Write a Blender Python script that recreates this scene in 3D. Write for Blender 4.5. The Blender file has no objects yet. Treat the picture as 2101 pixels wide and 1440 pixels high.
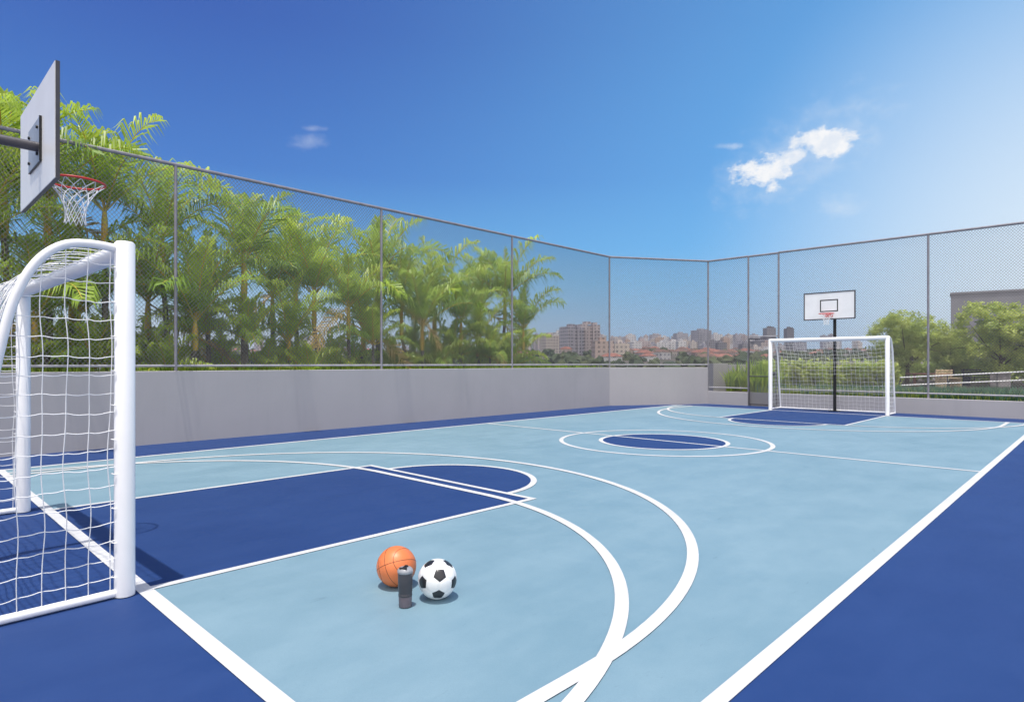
import bpy, bmesh, math, random
import numpy as np
from mathutils import Vector, Matrix
R = math.radians
PI = math.pi
S = bpy.context.scene
C = S.collection
random.seed(7)
rng = np.random.default_rng(11)

# ------------------------------------------------------------------ camera
FPX, CX, HZ, CH = 1271.0, 1050.0, 745.0, 1.37
TH = math.atan((2278 - CX) / FPX)
cd = bpy.data.cameras.new('camera')
cam = bpy.data.objects.new('camera', cd)
C.objects.link(cam)
cam.location = (0, 0, CH)
cam.rotation_euler = (R(90), 0, TH)
cd.sensor_width = 36
cd.lens = 36 * FPX / 2101
cd.shift_y = (HZ - 720) / 2101
cd.clip_start = 0.05
cd.clip_end = 20000
S.camera = cam
FW = (-math.sin(TH), math.cos(TH))
RT = (math.cos(TH), math.sin(TH))


def at(u, D):
    """ground point seen in image column u at depth D"""
    r = (u - CX) / FPX * D
    return (D * FW[0] + r * RT[0], D * FW[1] + r * RT[1])


# ------------------------------------------------------------------ sun, sky
sun_vec = Vector((0.12, -0.31, 2.08)).normalized()
sd = bpy.data.lights.new('sun', 'SUN')
sun = bpy.data.objects.new('sun', sd)
C.objects.link(sun)
sd.energy = 3.6
sd.angle = R(0.6)
sd.color = (1.0, 0.955, 0.885)
sun.location = (3, -3, 30)
sun.rotation_euler = sun_vec.to_track_quat('Z', 'Y').to_euler()

W = bpy.data.worlds.new('World')
S.world = W
W.use_nodes = True
wt = W.node_tree
wt.nodes.clear()


class G:
    """tiny node-graph helper"""

    def __init__(s, nt): s.nt = nt

    def n(s, t, **k):
        x = s.nt.nodes.new(t)
        for a, b in k.items(): setattr(x, a, b)
        return x

    def put(s, sock, v):
        if isinstance(v, bpy.types.NodeSocket): s.nt.links.new(v, sock)
        else:
            try: sock.default_value = v
            except Exception: sock.default_value = (*v, 1) if len(v) == 3 else v

    def m(s, op, a, b=0.0, c=0.0, clamp=False):
        x = s.n('ShaderNodeMath', operation=op, use_clamp=clamp)
        s.put(x.inputs[0], a); s.put(x.inputs[1], b); s.put(x.inputs[2], c)
        return x.outputs[0]

    def vm(s, op, a, b=(0, 0, 0)):
        x = s.n('ShaderNodeVectorMath', operation=op)
        s.put(x.inputs[0], a); s.put(x.inputs[1], b)
        return x.outputs['Value'] if op in ('DOT_PRODUCT', 'LENGTH', 'DISTANCE') else x.outputs[0]

    def mix(s, f, a, b, bt='MIX'):
        x = s.n('ShaderNodeMix', data_type='RGBA', blend_type=bt)
        s.put(x.inputs[0], f); s.put(x.inputs[6], a); s.put(x.inputs[7], b)
        return x.outputs[2]

    def mr(s, v, a, b, c=0.0, d=1.0, interp='SMOOTHSTEP'):
        x = s.n('ShaderNodeMapRange', interpolation_type=interp)
        s.put(x.inputs[0], v)
        for i, q in enumerate((a, b, c, d)): x.inputs[1 + i].default_value = q
        return x.outputs[0]

    def ramp(s, v, stops):
        x = s.n('ShaderNodeValToRGB')
        e = x.color_ramp.elements
        while len(e) < len(stops): e.new(0.5)
        for el, (p, c) in zip(e, stops): el.position = p; el.color = (*c, 1)
        s.put(x.inputs[0], v)
        return x.outputs[0]

    def noise(s, vec, sc, det=3, rough=0.5, dist=0.0):
        x = s.n('ShaderNodeTexNoise')
        s.put(x.inputs['Vector'], vec)
        x.inputs['Scale'].default_value = sc; x.inputs['Detail'].default_value = det
        x.inputs['Roughness'].default_value = rough; x.inputs['Distortion'].default_value = dist
        return x.outputs[0]


def lin(r, g, b):
    f = lambda c: (c / 255) / 12.92 if c <= 10 else ((c / 255 + 0.055) / 1.055) ** 2.4
    return (f(r), f(g), f(b))


def pix_dir(u, v):
    r = (u - CX) / FPX
    return Vector((FW[0] + r * RT[0], FW[1] + r * RT[1], (HZ - v) / FPX)).normalized()


g = G(wt)
tc = g.n('ShaderNodeTexCoord').outputs['Generated']
dr = g.vm('NORMALIZE', tc)
sep = g.n('ShaderNodeSeparateXYZ'); g.put(sep.inputs[0], dr)
el = g.m('MAXIMUM', sep.outputs[2], 0.0)
sky = g.n('ShaderNodeTexSky', sky_type='NISHITA')
sky.sun_disc = False
sky.sun_elevation = math.asin(sun_vec.z)
sky.sun_rotation = math.atan2(sun_vec.x, sun_vec.y)
sky.air_density = 1.0; sky.dust_density = 1.5; sky.ozone_density = 2.0
nish = g.vm('SCALE', sky.outputs[0]); nish.node.inputs[3].default_value = 0.1
base = g.ramp(el, [(0.0, lin(196, 206, 220)), (0.06, lin(182, 204, 222)), (0.125, lin(134, 190, 228)), (0.18, lin(92, 165, 226)),
                   (0.28, lin(62, 122, 204)), (0.46, lin(48, 92, 180)), (0.62, lin(42, 76, 166)), (1.0, lin(40, 70, 155))])
# the bright hazy side of the sky (towards the far end of the court)
gd = pix_dir(2420, 660)
dg = g.vm('DOT_PRODUCT', dr, gd)
glow = g.m('POWER', g.mr(dg, 0.15, 1.0, 0, 1, 'LINEAR'), 2.3)
glow2 = g.m('POWER', g.mr(dg, 0.84, 1.0, 0, 1, 'LINEAR'), 1.8)
col = g.mix(g.m('MULTIPLY', glow, 0.95), base, lin(112, 190, 248))
col = g.mix(g.m('MULTIPLY', glow2, 0.95), col, lin(236, 247, 255))
# unseen bright glow added low behind the camera to light posts, boards and walls
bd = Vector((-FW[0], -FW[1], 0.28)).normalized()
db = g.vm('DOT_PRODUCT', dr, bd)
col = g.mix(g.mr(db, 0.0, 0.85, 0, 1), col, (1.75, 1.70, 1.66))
# cloud puffs, given by their direction
nz1 = g.noise(g.vm('MULTIPLY', dr, (1, 1, 1.5)), 34, 9, 0.6, 0.2)
nz2 = g.noise(dr, 60, 4, 0.6)
def puff(u, v, ru, rv, rot, soft, amt, thr):
    global col
    c = pix_dir(u, v)
    rx = Vector((RT[0], RT[1], 0)); rx = (rx - c * rx.dot(c)).normalized()
    uy = c.cross(rx); uy = uy if uy.z > 0 else -uy
    a, b = math.cos(rot), math.sin(rot)
    ax = (rx * a + uy * b) * (FPX / ru); ay = (uy * a - rx * b) * (FPX / rv)
    px = g.vm('DOT_PRODUCT', g.vm('SUBTRACT', dr, c), ax)
    py = g.vm('DOT_PRODUCT', g.vm('SUBTRACT', dr, c), ay)
    d = g.m('SQRT', g.m('ADD', g.m('MULTIPLY', px, px), g.m('MULTIPLY', py, py)))
    d = g.m('ADD', d, g.m('MULTIPLY', g.m('SUBTRACT', nz1, 0.5), 2.6))
    m = g.mr(d, thr + soft, thr - soft, 0, amt)
    # keep the far side of the sphere clear
    m = g.m('MULTIPLY', m, g.m('GREATER_THAN', g.vm('DOT_PRODUCT', dr, c), 0.9))
    return m
ms = [puff(1568, 354, 44, 27, 0.1, 0.32, 1.0, 0.95), puff(1690, 290, 46, 24, -0.1, 0.32, 1.0, 1.0),
      puff(1624, 324, 36, 13, 0.5, 0.4, 0.9, 0.9), puff(1640, 318, 120, 52, 0.55, 0.8, 0.25, 0.8),
      puff(1722, 425, 34, 18, 0.2, 0.8, 0.28, 0.7), puff(1500, 300, 34, 7, 0.0, 0.5, 0.35, 0.6),
      puff(640, 264, 26, 6, 0.0, 0.7, 0.22, 0.6), puff(634, 290, 26, 14, 0.1, 1.0, 0.26, 0.5)]
mm = ms[0]
for q in ms[1:]: mm = g.m('MAXIMUM', mm, q)
ccol = g.mix(g.mr(nz2, 0.35, 0.65), lin(236, 242, 250), lin(255, 255, 255))
col = g.mix(mm, col, ccol)
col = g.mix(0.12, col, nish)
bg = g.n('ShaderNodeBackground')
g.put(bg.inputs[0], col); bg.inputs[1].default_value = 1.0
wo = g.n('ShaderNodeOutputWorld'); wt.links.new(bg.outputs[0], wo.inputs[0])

S.view_settings.view_transform = 'Standard'
S.view_settings.look = 'None'
S.view_settings.exposure = 0.07
S.view_settings.gamma = 1.0
S.cycles.max_bounces = 8
S.cycles.diffuse_bounces = 5
S.cycles.transmission_bounces = 6
S.cycles.transparent_max_bounces = 12
S.cycles.use_denoising = True


# ------------------------------------------------------------------ materials
def mat(name, colr, rough=0.6, var=0.0, scale=3.0, spec=0.4, metal=0.0, bump=0.0, bscale=60.0, trans=0.0, coords='Object', colr2=None):
    m = bpy.data.materials.new(name)
    m.use_nodes = True
    nt = m.node_tree
    k = G(nt)
    b = nt.nodes['Principled BSDF']
    b.inputs['Roughness'].default_value = rough
    b.inputs['Specular IOR Level'].default_value = spec
    b.inputs['Metallic'].default_value = metal
    b.inputs['Base Color'].default_value = (*colr, 1)
    t = k.n('ShaderNodeTexCoord').outputs[coords]
    if var or colr2:
        nz = k.noise(t, scale, 5, 0.6)
        c2 = colr2 or tuple(min(1, c * (1 + var)) for c in colr)
        c1 = colr if colr2 else tuple(c * (1 - var) for c in colr)
        o = k.mix(k.mr(nz, 0.35, 0.65), c1, c2)
        nt.links.new(o, b.inputs['Base Color'])
        if trans:
            tb = k.n('ShaderNodeBsdfTranslucent')
            nt.links.new(k.mix(0.35, o, (0.45, 0.55, 0.04, 1)), tb.inputs[0])
            mx = k.n('ShaderNodeMixShader'); mx.inputs[0].default_value = trans
            nt.links.new(b.outputs[0], mx.inputs[1]); nt.links.new(tb.outputs[0], mx.inputs[2])
            nt.links.new(mx.outputs[0], nt.nodes['Material Output'].inputs[0])
    if bump:
        bp = k.n('ShaderNodeBump'); bp.inputs['Strength'].default_value = bump
        bp.inputs['Distance'].default_value = 0.01
        nt.links.new(k.noise(t, bscale, 4, 0.6), bp.inputs['Height'])
        nt.links.new(bp.outputs[0], b.inputs['Normal'])
    return m


def paint(name, colr, light, rough, amt=0.5):
    """sports-floor coating: broad cloudy wear, fine grain, faint scuffs"""
    m = bpy.data.materials.new(name); m.use_nodes = True
    nt = m.node_tree; k = G(nt); b = nt.nodes['Principled BSDF']
    t = k.n('ShaderNodeTexCoord').outputs['Object']
    n1 = k.noise(t, 0.55, 6, 0.62, 0.4)
    n2 = k.noise(k.vm('MULTIPLY', t, (1, 0.45, 1)), 3.0, 6, 0.7)
    n3 = k.noise(t, 220, 2, 0.5)
    f = k.m('ADD', k.m('MULTIPLY', k.mr(n1, 0.3, 0.7), 0.6), k.m('MULTIPLY', k.mr(n2, 0.35, 0.68), 0.4))
    o = k.mix(k.m('MULTIPLY', f, amt), colr, light)
    o = k.mix(k.m('MULTIPLY', k.m('SUBTRACT', n3, 0.35), 0.22), o, (0.02, 0.03, 0.06, 1))
    n4 = k.noise(k.vm('MULTIPLY', t, (9, 2.2, 1)), 2.2, 3, 0.7, 1.5)
    o = k.mix(k.m('MULTIPLY', k.mr(n4, 0.66, 0.74), 0.14), o, (0.03, 0.04, 0.07, 1))
    nt.links.new(o, b.inputs['Base Color'])
    nt.links.new(k.mr(n2, 0.3, 0.7, rough - 0.06, rough + 0.08), b.inputs['Roughness'])
    b.inputs['Specular IOR Level'].default_value = 0.35
    bp = k.n('ShaderNodeBump'); bp.inputs['Strength'].default_value = 0.12; bp.inputs['Distance'].default_value = 0.004
    nt.links.new(n3, bp.inputs['Height']); nt.links.new(bp.outputs[0], b.inputs['Normal'])
    return m


M = {}
M['dark'] = paint('dark_blue_floor', (0.008, 0.037, 0.155), (0.018, 0.058, 0.20), 0.65, 0.6)
M['key'] = paint('key_blue_floor', (0.009, 0.038, 0.15), (0.016, 0.054, 0.185), 0.65, 0.5)
M['light'] = paint('light_blue_floor', (0.160, 0.275, 0.345), (0.235, 0.355, 0.425), 0.52, 0.7)
M['line'] = mat('white_line_paint', (0.62, 0.62, 0.625), 0.5, 0.05, 4, bump=0.1, bscale=180)
def wall_mat():
    m = bpy.data.materials.new('grey_render'); m.use_nodes = True
    nt = m.node_tree; k = G(nt); b = nt.nodes['Principled BSDF']
    t = k.n('ShaderNodeTexCoord').outputs['Object']
    n1 = k.noise(t, 0.7, 5, 0.6); n2 = k.noise(k.vm('MULTIPLY', t, (4, 4, 0.35)), 1.6, 4, 0.6); n3 = k.noise(t, 90, 3, 0.6)
    o = k.mix(k.mr(n1, 0.3, 0.7), (0.40, 0.385, 0.395, 1), (0.43, 0.412, 0.423, 1))
    o = k.mix(k.m('MULTIPLY', k.mr(n2, 0.5, 0.75), 0.10), o, (0.27, 0.265, 0.28, 1))
    nt.links.new(o, b.inputs['Base Color']); b.inputs['Roughness'].default_value = 0.85
    b.inputs['Specular IOR Level'].default_value = 0.2
    bp = k.n('ShaderNodeBump'); bp.inputs['Strength'].default_value = 0.25; bp.inputs['Distance'].default_value = 0.004
    nt.links.new(n3, bp.inputs['Height']); nt.links.new(bp.outputs[0], b.inputs['Normal'])
    return m
M['wall'] = wall_mat()
M['block'] = mat('grey_cladding', (0.27, 0.265, 0.29), 0.85, 0.06, 0.5)
M['white'] = mat('white_powder_coat', (0.86, 0.86, 0.87), 0.35, 0.02, 2)
M['cord'] = mat('white_cord', (0.85, 0.85, 0.85), 0.7)
M['wire'] = mat('galvanised_wire', (0.17, 0.17, 0.185), 0.42)
M['fpost'] = mat('grey_fence_paint', (0.25, 0.24, 0.27), 0.45, 0.12, 6)
M['frail'] = mat('pale_fence_rail', (0.36, 0.35, 0.38), 0.4, 0.1, 5)
M['black'] = mat('black_steel', (0.012, 0.012, 0.014), 0.35, 0.2, 8)
M['dgrey'] = mat('dark_grey_steel', (0.065, 0.063, 0.075), 0.45, 0.15, 6)
M['plate'] = mat('zinc_plate', (0.42, 0.45, 0.50), 0.4, 0.12, 5, metal=0.2)
M['board'] = mat('white_board', (0.88, 0.88, 0.89), 0.35, 0.03, 2)
M['red'] = mat('red_rim', (0.62, 0.05, 0.04), 0.4)
M['soil'] = mat('soil', (0.05, 0.04, 0.028), 0.95, 0.4, 4)
M['bark'] = mat('palm_bark', (0.20, 0.175, 0.15), 0.9, 0.35, 9, bump=0.5, bscale=25)
M['shaft'] = mat('palm_crownshaft', (0.52, 0.46, 0.08), 0.5, colr2=(0.66, 0.38, 0.06), scale=3)
M['fr1'] = mat('frond_bright', (0.52, 0.64, 0.10), 0.38, 0.2, 2, trans=0.52)
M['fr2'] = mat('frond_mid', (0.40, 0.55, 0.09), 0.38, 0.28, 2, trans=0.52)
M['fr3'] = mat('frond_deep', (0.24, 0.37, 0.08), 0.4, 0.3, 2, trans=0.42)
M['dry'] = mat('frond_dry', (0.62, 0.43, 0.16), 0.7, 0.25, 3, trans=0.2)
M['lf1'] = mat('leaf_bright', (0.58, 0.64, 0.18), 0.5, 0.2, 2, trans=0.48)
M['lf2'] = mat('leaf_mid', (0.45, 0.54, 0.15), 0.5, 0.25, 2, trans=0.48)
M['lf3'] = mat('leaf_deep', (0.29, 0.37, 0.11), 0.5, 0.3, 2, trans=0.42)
M['blade'] = mat('grass_blue', (0.12, 0.27, 0.17), 0.5, 0.3, 3, trans=0.3)
M['twig'] = mat('tree_bark', (0.11, 0.08, 0.055), 0.9, 0.3, 10)
M['wood'] = mat('bench_wood', (0.23, 0.105, 0.07), 0.6, 0.3, 6)
M['palewood'] = mat('pale_wood', (0.52, 0.40, 0.24), 0.6, 0.3, 6)
M['stone'] = mat('stone', (0.33, 0.30, 0.29), 0.85, 0.3, 3)
M['roof'] = mat('clay_roof', (0.27, 0.115, 0.085), 0.85, 0.3, 0.4)
M['roofb'] = mat('brown_roof', (0.16, 0.09, 0.07), 0.85, 0.3, 0.4)


# ------------------------------------------------------------------ mesh helpers
class MB:
    def __init__(s): s.v = []; s.f = []; s.mi = []; s.sm = []

    def add(s, vs, fs, mi=0, smooth=False):
        o = len(s.v)
        s.v += [tuple(p) for p in vs]
        s.f += [tuple(o + i for i in f) for f in fs]
        s.mi += [mi] * len(fs); s.sm += [smooth] * len(fs)
        return s

    def box(s, a, b, mi=0, mtx=None):
        (x0, y0, z0), (x1, y1, z1) = a, b
        vs = [(x0, y0, z0), (x1, y0, z0), (x1, y1, z0), (x0, y1, z0), (x0, y0, z1), (x1, y0, z1), (x1, y1, z1), (x0, y1, z1)]
        if mtx: vs = [mtx @ Vector(p) for p in vs]
        return s.add(vs, [(0, 3, 2, 1), (4, 5, 6, 7), (0, 1, 5, 4), (1, 2, 6, 5), (2, 3, 7, 6), (3, 0, 4, 7)], mi)

    def bbox(s, a, b, r=0.01, mi=0, seg=2):
        """box with bevelled edges"""
        bm = bmesh.new()
        sx, sy, sz = (b[i] - a[i] for i in range(3))
        bmesh.ops.create_cube(bm, size=1)
        for v in bm.verts:
            v.co = Vector((a[0] + (v.co.x + .5) * sx, a[1] + (v.co.y + .5) * sy, a[2] + (v.co.z + .5) * sz))
        bmesh.ops.bevel(bm, geom=bm.edges[:], offset=r, segments=seg, affect='EDGES', profile=0.5)
        bm.verts.index_update()
        s.add([v.co[:] for v in bm.verts], [[v.index for v in f.verts] for f in bm.faces], mi, False)
        bm.free()
        return s

    def tube(s, pts, rad, n=8, mi=0, cap=True, smooth=True):
        pts = [Vector(p) for p in pts]
        rs = rad if isinstance(rad, (list, tuple)) else [rad] * len(pts)
        up = None; vs = []; N = len(pts)
        for i, p in enumerate(pts):
            t = (pts[min(i + 1, N - 1)] - pts[max(i - 1, 0)]).normalized()
            if up is None:
                a = Vector((0, 0, 1)) if abs(t.z) < 0.9 else Vector((1, 0, 0))
                up = (a - t * a.dot(t)).normalized()
            else:
                up = (up - t * up.dot(t)).normalized()
            sd_ = t.cross(up)
            for k in range(n):
                an = 2 * PI * k / n
                vs.append(p + (up * math.cos(an) + sd_ * math.sin(an)) * rs[i])
        fs = [(i * n + k, i * n + (k + 1) % n, (i + 1) * n + (k + 1) % n, (i + 1) * n + k) for i in range(N - 1) for k in range(n)]
        s.add(vs, fs, mi, smooth)
        if cap:
            s.add(vs[:n], [tuple(range(n))[::-1]], mi); s.add(vs[-n:], [tuple(range(n))], mi)
        return s

    def lathe(s, prof, n=24, mi=0, c=(0, 0, 0), smooth=True):
        vs = [(c[0] + r * math.cos(2 * PI * k / n), c[1] + r * math.sin(2 * PI * k / n), c[2] + z) for r, z in prof for k in range(n)]
        fs = [(i * n + k, i * n + (k + 1) % n, (i + 1) * n + (k + 1) % n, (i + 1) * n + k) for i in range(len(prof) - 1) for k in range(n)]
        return s.add(vs, fs, mi, smooth)

    def mesh(s, name, mats):
        me = bpy.data.meshes.new(name)
        me.from_pydata(s.v, [], s.f)
        for m in (mats if isinstance(mats, (list, tuple)) else [mats]): me.materials.append(M[m] if isinstance(m, str) else m)
        me.polygons.foreach_set('material_index', s.mi)
        me.polygons.foreach_set('use_smooth', s.sm)
        me.update()
        return me

    def build(s, name, mats, parent=None, loc=None):
        o = bpy.data.objects.new(name, s.mesh(name, mats))
        C.objects.link(o)
        if parent: o.parent = parent
        if loc: o.location = loc
        return o


def tag(o, label=None, cat=None, group=None, kind=None):
    for k, v in (('label', label), ('category', cat), ('group', group), ('kind', kind)):
        if v: o[k] = v
    return o


def empty(name, loc, rz=0, label=None, cat=None, group=None):
    o = bpy.data.objects.new(name, None)
    C.objects.link(o)
    o.location = loc; o.rotation_euler = (0, 0, rz); o.empty_display_size = 0.2
    return tag(o, label, cat, group)


def copy_tree(o, parent=None):
    c = o.copy()
    C.objects.link(c)
    c.parent = parent
    for ch in [x for x in o.children]: copy_tree(ch, c)
    return c


def struct(o): return tag(o, kind='structure')


# ------------------------------------------------------------------ court
XC, YC = -5.65, 9.72
XR, XL, YN, YF = -1.15, -10.20, 1.15, 18.29
WL, WY, WC, WB = -11.62, 16.55, (-9.76, 19.6), 19.6      # left wall x, corner, back wall y


def ngon(name, pts, z, m):
    mb = MB(); mb.add([(x, y, z) for x, y in pts], [tuple(range(len(pts)))])
    return struct(mb.build(name, m))


ngon('deck', [(6, -5), (6, WB + .1), (WC[0], WB + .1), (WL - .1, WY), (WL - .1, -5)], 0.0, 'dark')
ngon('court_surface', [(XL, YN), (XR, YN), (XR, YF), (XL, YF)], 0.0015, 'light')
KX0, KX1 = XC - 1.455, XC + 1.455
def disk(cx, cy, r, a0=0, a1=360, n=64):
    return [(cx + r * math.cos(R(a0 + (a1 - a0) * i / n)), cy + r * math.sin(R(a0 + (a1 - a0) * i / n))) for i in range(n + (a1 - a0 < 360))]
KN, KF = 4.64, 14.83
ngon('key_area', [(KX0, YN), (KX1, YN), (KX1, KN), (KX0, KN)], 0.003, 'key')
ngon('key_area', [(KX0, KF), (KX1, KF), (KX1, YF), (KX0, YF)], 0.003, 'key')
ngon('key_semicircle', disk(XC + .02, KN, 1.08, 0, 180), 0.003, 'key')
ngon('key_semicircle', disk(XC + .02, KF, 1.08, 180, 360), 0.003, 'key')
ngon('centre_disc', disk(XC, YC - .06, 1.08), 0.003, 'key')

zl = [0.0045]
def strip(pts, w, closed=False):
    """painted line: strip of width w along pts"""
    n = len(pts); vs = []
    for i, p in enumerate(pts):
        a = Vector(pts[(i - 1) % n] if closed or i else pts[0]); b = Vector(pts[(i + 1) % n] if closed or i < n - 1 else pts[-1])
        t = (b - a).normalized(); nn = Vector((-t.y, t.x)) * w / 2
        vs += [(p[0] + nn.x, p[1] + nn.y, 0), (p[0] - nn.x, p[1] - nn.y, 0)]
    fs = [(2 * i, 2 * i + 1, 2 * i + 3, 2 * i + 2) for i in range(n - 1)]
    if closed: fs.append((2 * n - 2, 2 * n - 1, 1, 0))
    mb = MB(); mb.add([(x, y, zl[0]) for x, y, _ in vs], [f[::-1] for f in fs])
    zl[0] += 0.00022
    o = mb.build('court_line', 'line')
    return struct(o)


h = .04
strip([(XL, YN - h), (XL, YF + h)], .08)
strip([(XR, YN - h), (XR, YF + h)], .08)
strip([(XL - h, YN), (XR + h, YN)], .082)
strip([(XL - h, YF), (XR + h, YF)], .08)
strip([(XL, YC), (XR, YC)], .065)
strip(disk(XC, YC - .06, 1.78, n=96), .075, True)
strip(disk(XC, YC - .06, 1.08, n=96), .075, True)
for y0, y1 in ((YN, KN), (KF, YF)):
    strip([(KX0, y0), (KX0, y1)], .062)
    strip([(KX1, y0), (KX1, y1)], .062)
strip([(KX0 - .03, KN), (KX1 + .03, KN)], .062)
strip(disk(XC + .02, KN, 1.08, 0, 180), .07)
strip(disk(XC + .02, KF, 1.08, 180, 360), .07)
# basketball three-point lines: short straights then an arc
strip([(XC + 3.965, YN), (XC + 3.968, 1.9)] + disk(XC, 2.215, 3.97, 0, 180, 96) + [(XC - 3.968, 1.9), (XC - 3.965, YN)], .08)
strip([(XC - 3.95, YF)] + disk(XC, 2 * YC - 2.2, 3.95, 180, 360, 96) + [(XC + 3.95, YF)], .075)
# handball / futsal goal areas: two quarter circles joined by a straight
strip(disk(XC + .92, 1.17, 3.27, 0, 90, 48) + disk(XC - .92, 1.17, 3.27, 90, 180, 48), .08)
strip(disk(XC - .92, YF - .08, 3.38, 180, 270, 48) + disk(XC + .92, YF - .08, 3.38, 270, 360, 48), .072)


# ------------------------------------------------------------------ walls
def wall(name, pts, z0, z1, th, label):
    """wall with its court face along pts, thickness away from the court (left of travel)"""
    mb = MB(); n = len(pts); outer = []
    for i, p in enumerate(pts):
        ns = []
        for a, b in ((i - 1, i), (i, i + 1)):
            if a >= 0 and b < n:
                t = (Vector(pts[b]) - Vector(pts[a])).normalized(); ns.append(Vector((-t.y, t.x)))
        nn = sum(ns, Vector((0, 0))).normalized(); nn *= th / max(0.3, nn.dot(ns[0]))
        outer.append((p[0] + nn.x, p[1] + nn.y))
    c = 0.008
    lv = [(0, z0), (0, z1 - c), (c, z1)]
    vs = []
    for i in range(n):
        p, o = Vector(pts[i]), Vector(outer[i]); d = (o - p).normalized()
        for off, z in lv: vs.append((*(p + d * off), z))
        for off, z in lv[::-1]: vs.append((*(o - d * off), z))
    fs = []
    for i in range(n - 1):
        for k in range(5):
            fs.append((i * 6 + k, (i + 1) * 6 + k, (i + 1) * 6 + k + 1, i * 6 + k + 1))
    fs += [tuple(range(6)), tuple((n - 1) * 6 + k for k in range(6))[::-1]]
    mb.add(vs, fs)
    return tag(mb.build(name, 'wall'), label, 'wall')


WT, LT = 1.235, 0.43
wall('parapet_wall', [(WL, -5), (WL, WY)], -.2, WT, .18, 'long grey parapet wall along the left side in front of the palms')
wall('parapet_wall', [(WL, WY + .001), (WC[0], WC[1])], -.2, WT - .002, .18, 'short angled grey wall in the far corner under the open skyline')
GX0, GX1 = -8.37, -7.42
wall('low_wall', [(WC[0] + .002, WB), (GX0 - .02, WB)], -.2, LT, .18, 'low grey wall stub between the tall corner wall and the gate')
wall('low_wall', [(GX1 + .03, WB), (6, WB)], -.2, LT, .18, 'long low grey wall behind the far goal')


# ------------------------------------------------------------------ fences
FT = 4.82


def link_panel(a, b, z0, z1, pitch=.066, rad=.0039):
    a = Vector(a); b = Vector(b); L = (b - a).length; t = (b - a) / L; nn = Vector((-t.y, t.x))
    H_ = z1 - z0; mb = MB(); sl = 1.15
    for sgn in (1, -1):
        off = nn * (.003 * sgn)
        k = -int(H_ / sl / pitch) - 1
        while k * pitch < L:
            s0 = k * pitch
            # line: s = s0 + z/sl
            za = max(0.0, -s0 * sl); zb = min(H_, (L - s0) * sl)
            if zb > za + .01:
                nseg = max(1, int((zb - za) / 1.2)); pts = []
                for i in range(nseg + 1):
                    z = za + (zb - za) * i / nseg; s = s0 + z / sl
                    if sgn < 0: s = L - s
                    q = a + t * s + off; pts.append((q.x, q.y, z0 + z))
                mb.tube(pts, rad, 3, cap=False, smooth=False)
            k += 1
    return mb


def fence(name, pts, z0, z1, label, posts=None, top=True, foot=None):
    e = empty(name, (*pts[0], z0), 0, label, 'fence')
    inv = Matrix.Translation(-e.location)
    def sub(mb, nm, m):
        mb.v = [tuple(inv @ Vector(p)) for p in mb.v]
        return mb.build(nm, m, e)
    for i in range(len(pts) - 1):
        sub(link_panel(pts[i], pts[i + 1], z0, z1), 'wire_mesh', 'wire')
    for i, p in enumerate(pts):
        if posts and not posts[i]: continue
        f = foot[i] if foot else z0 - .10
        sub(MB().tube([(*p, f), (*p, z1 + .01)], .028, 12), 'post', 'fpost')
    for z, r, nm in ((z1, .032, 'top_rail'), (z0, .022, 'bottom_rail')):
        if nm == 'top_rail' or top:
            sub(MB().tube([(*pts[0], z), (*pts[-1], z)], r, 10), nm, 'fpost' if nm == 'top_rail' else 'frail')
    return e


def on_left(u):
    # point of the left fence line seen in column u
    t = (u - CX) / FPX; d = (FW[0] + t * RT[0], FW[1] + t * RT[1]); k = (WL - .08) / d[0]
    return (WL - .08, k * d[1])


def on_back(u, y=WB + .08):
    t = (u - CX) / FPX; d = (FW[0] + t * RT[0], FW[1] + t * RT[1]); k = y / d[1]
    return (k * d[0], y)


pl = [on_left(u) for u in (360, 782, 1050, 1250)]
fence('chain_link_fence', [(WL - .08, -1.2), *pl], 1.325, FT, 'tall chain link fence on the long left wall in front of the palms', foot=[WT - .01] * 5)
cA = pl[-1]; cB = (WC[0] - .03, WB + .08)
fence('chain_link_fence', [cA, cB], 1.318, FT - .004, 'narrow angled chain link fence panel above the far corner wall', posts=[0, 1], foot=[WT, LT - .01])
gp = on_back(1535)[0]; gq = on_back(1597)[0]
fence('chain_link_fence', [cB, (gp, WB + .08)], .56, FT - .008, 'chain link fence bay between the corner wall and the gate', posts=[0, 1], foot=[1, -.01])
bk = [(gq, WB + .08), on_back(1904), (on_back(1904)[0] + 4.0, WB + .08), (4.6, WB + .08)]
fence('chain_link_fence', bk, .56, FT, 'wide chain link fence on the low wall behind the far goal', foot=[-.01, LT - .01, LT - .01, LT - .01])
# mesh above the gate
fence('chain_link_fence', [(gp + .03, WB + .085), (gq - .03, WB + .085)], 2.22, FT - .012, 'narrow chain link panel above the gate', posts=[0, 0])
# gate
ge = empty('gate', (gp + .05, WB + .02, 0), 0, 'grey metal frame gate with mesh infill left of the far goal', 'gate')
gw = gq - gp - .10
gm = MB(); r_ = .02
gm.tube([(0, 0, .05), (0, 0, 2.16)], r_, 8).tube([(gw, 0, .05), (gw, 0, 2.16)], r_, 8)
for z in (.06, .95, 2.15): gm.tube([(0, 0, z), (gw, 0, z)], r_ * .9, 8)
gm.build('frame', 'dgrey', ge)
link_panel((0, 0), (gw, 0), .06, 2.15).build('wire_mesh', 'wire', ge)
MB().box((gw - .10, -.045, .98), (gw - .02, -.02, 1.10)).tube([(gw - .1, -.07, 1.04), (gw - .22, -.07, 1.04)], .009, 6).build('latch', 'black', ge)


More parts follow.
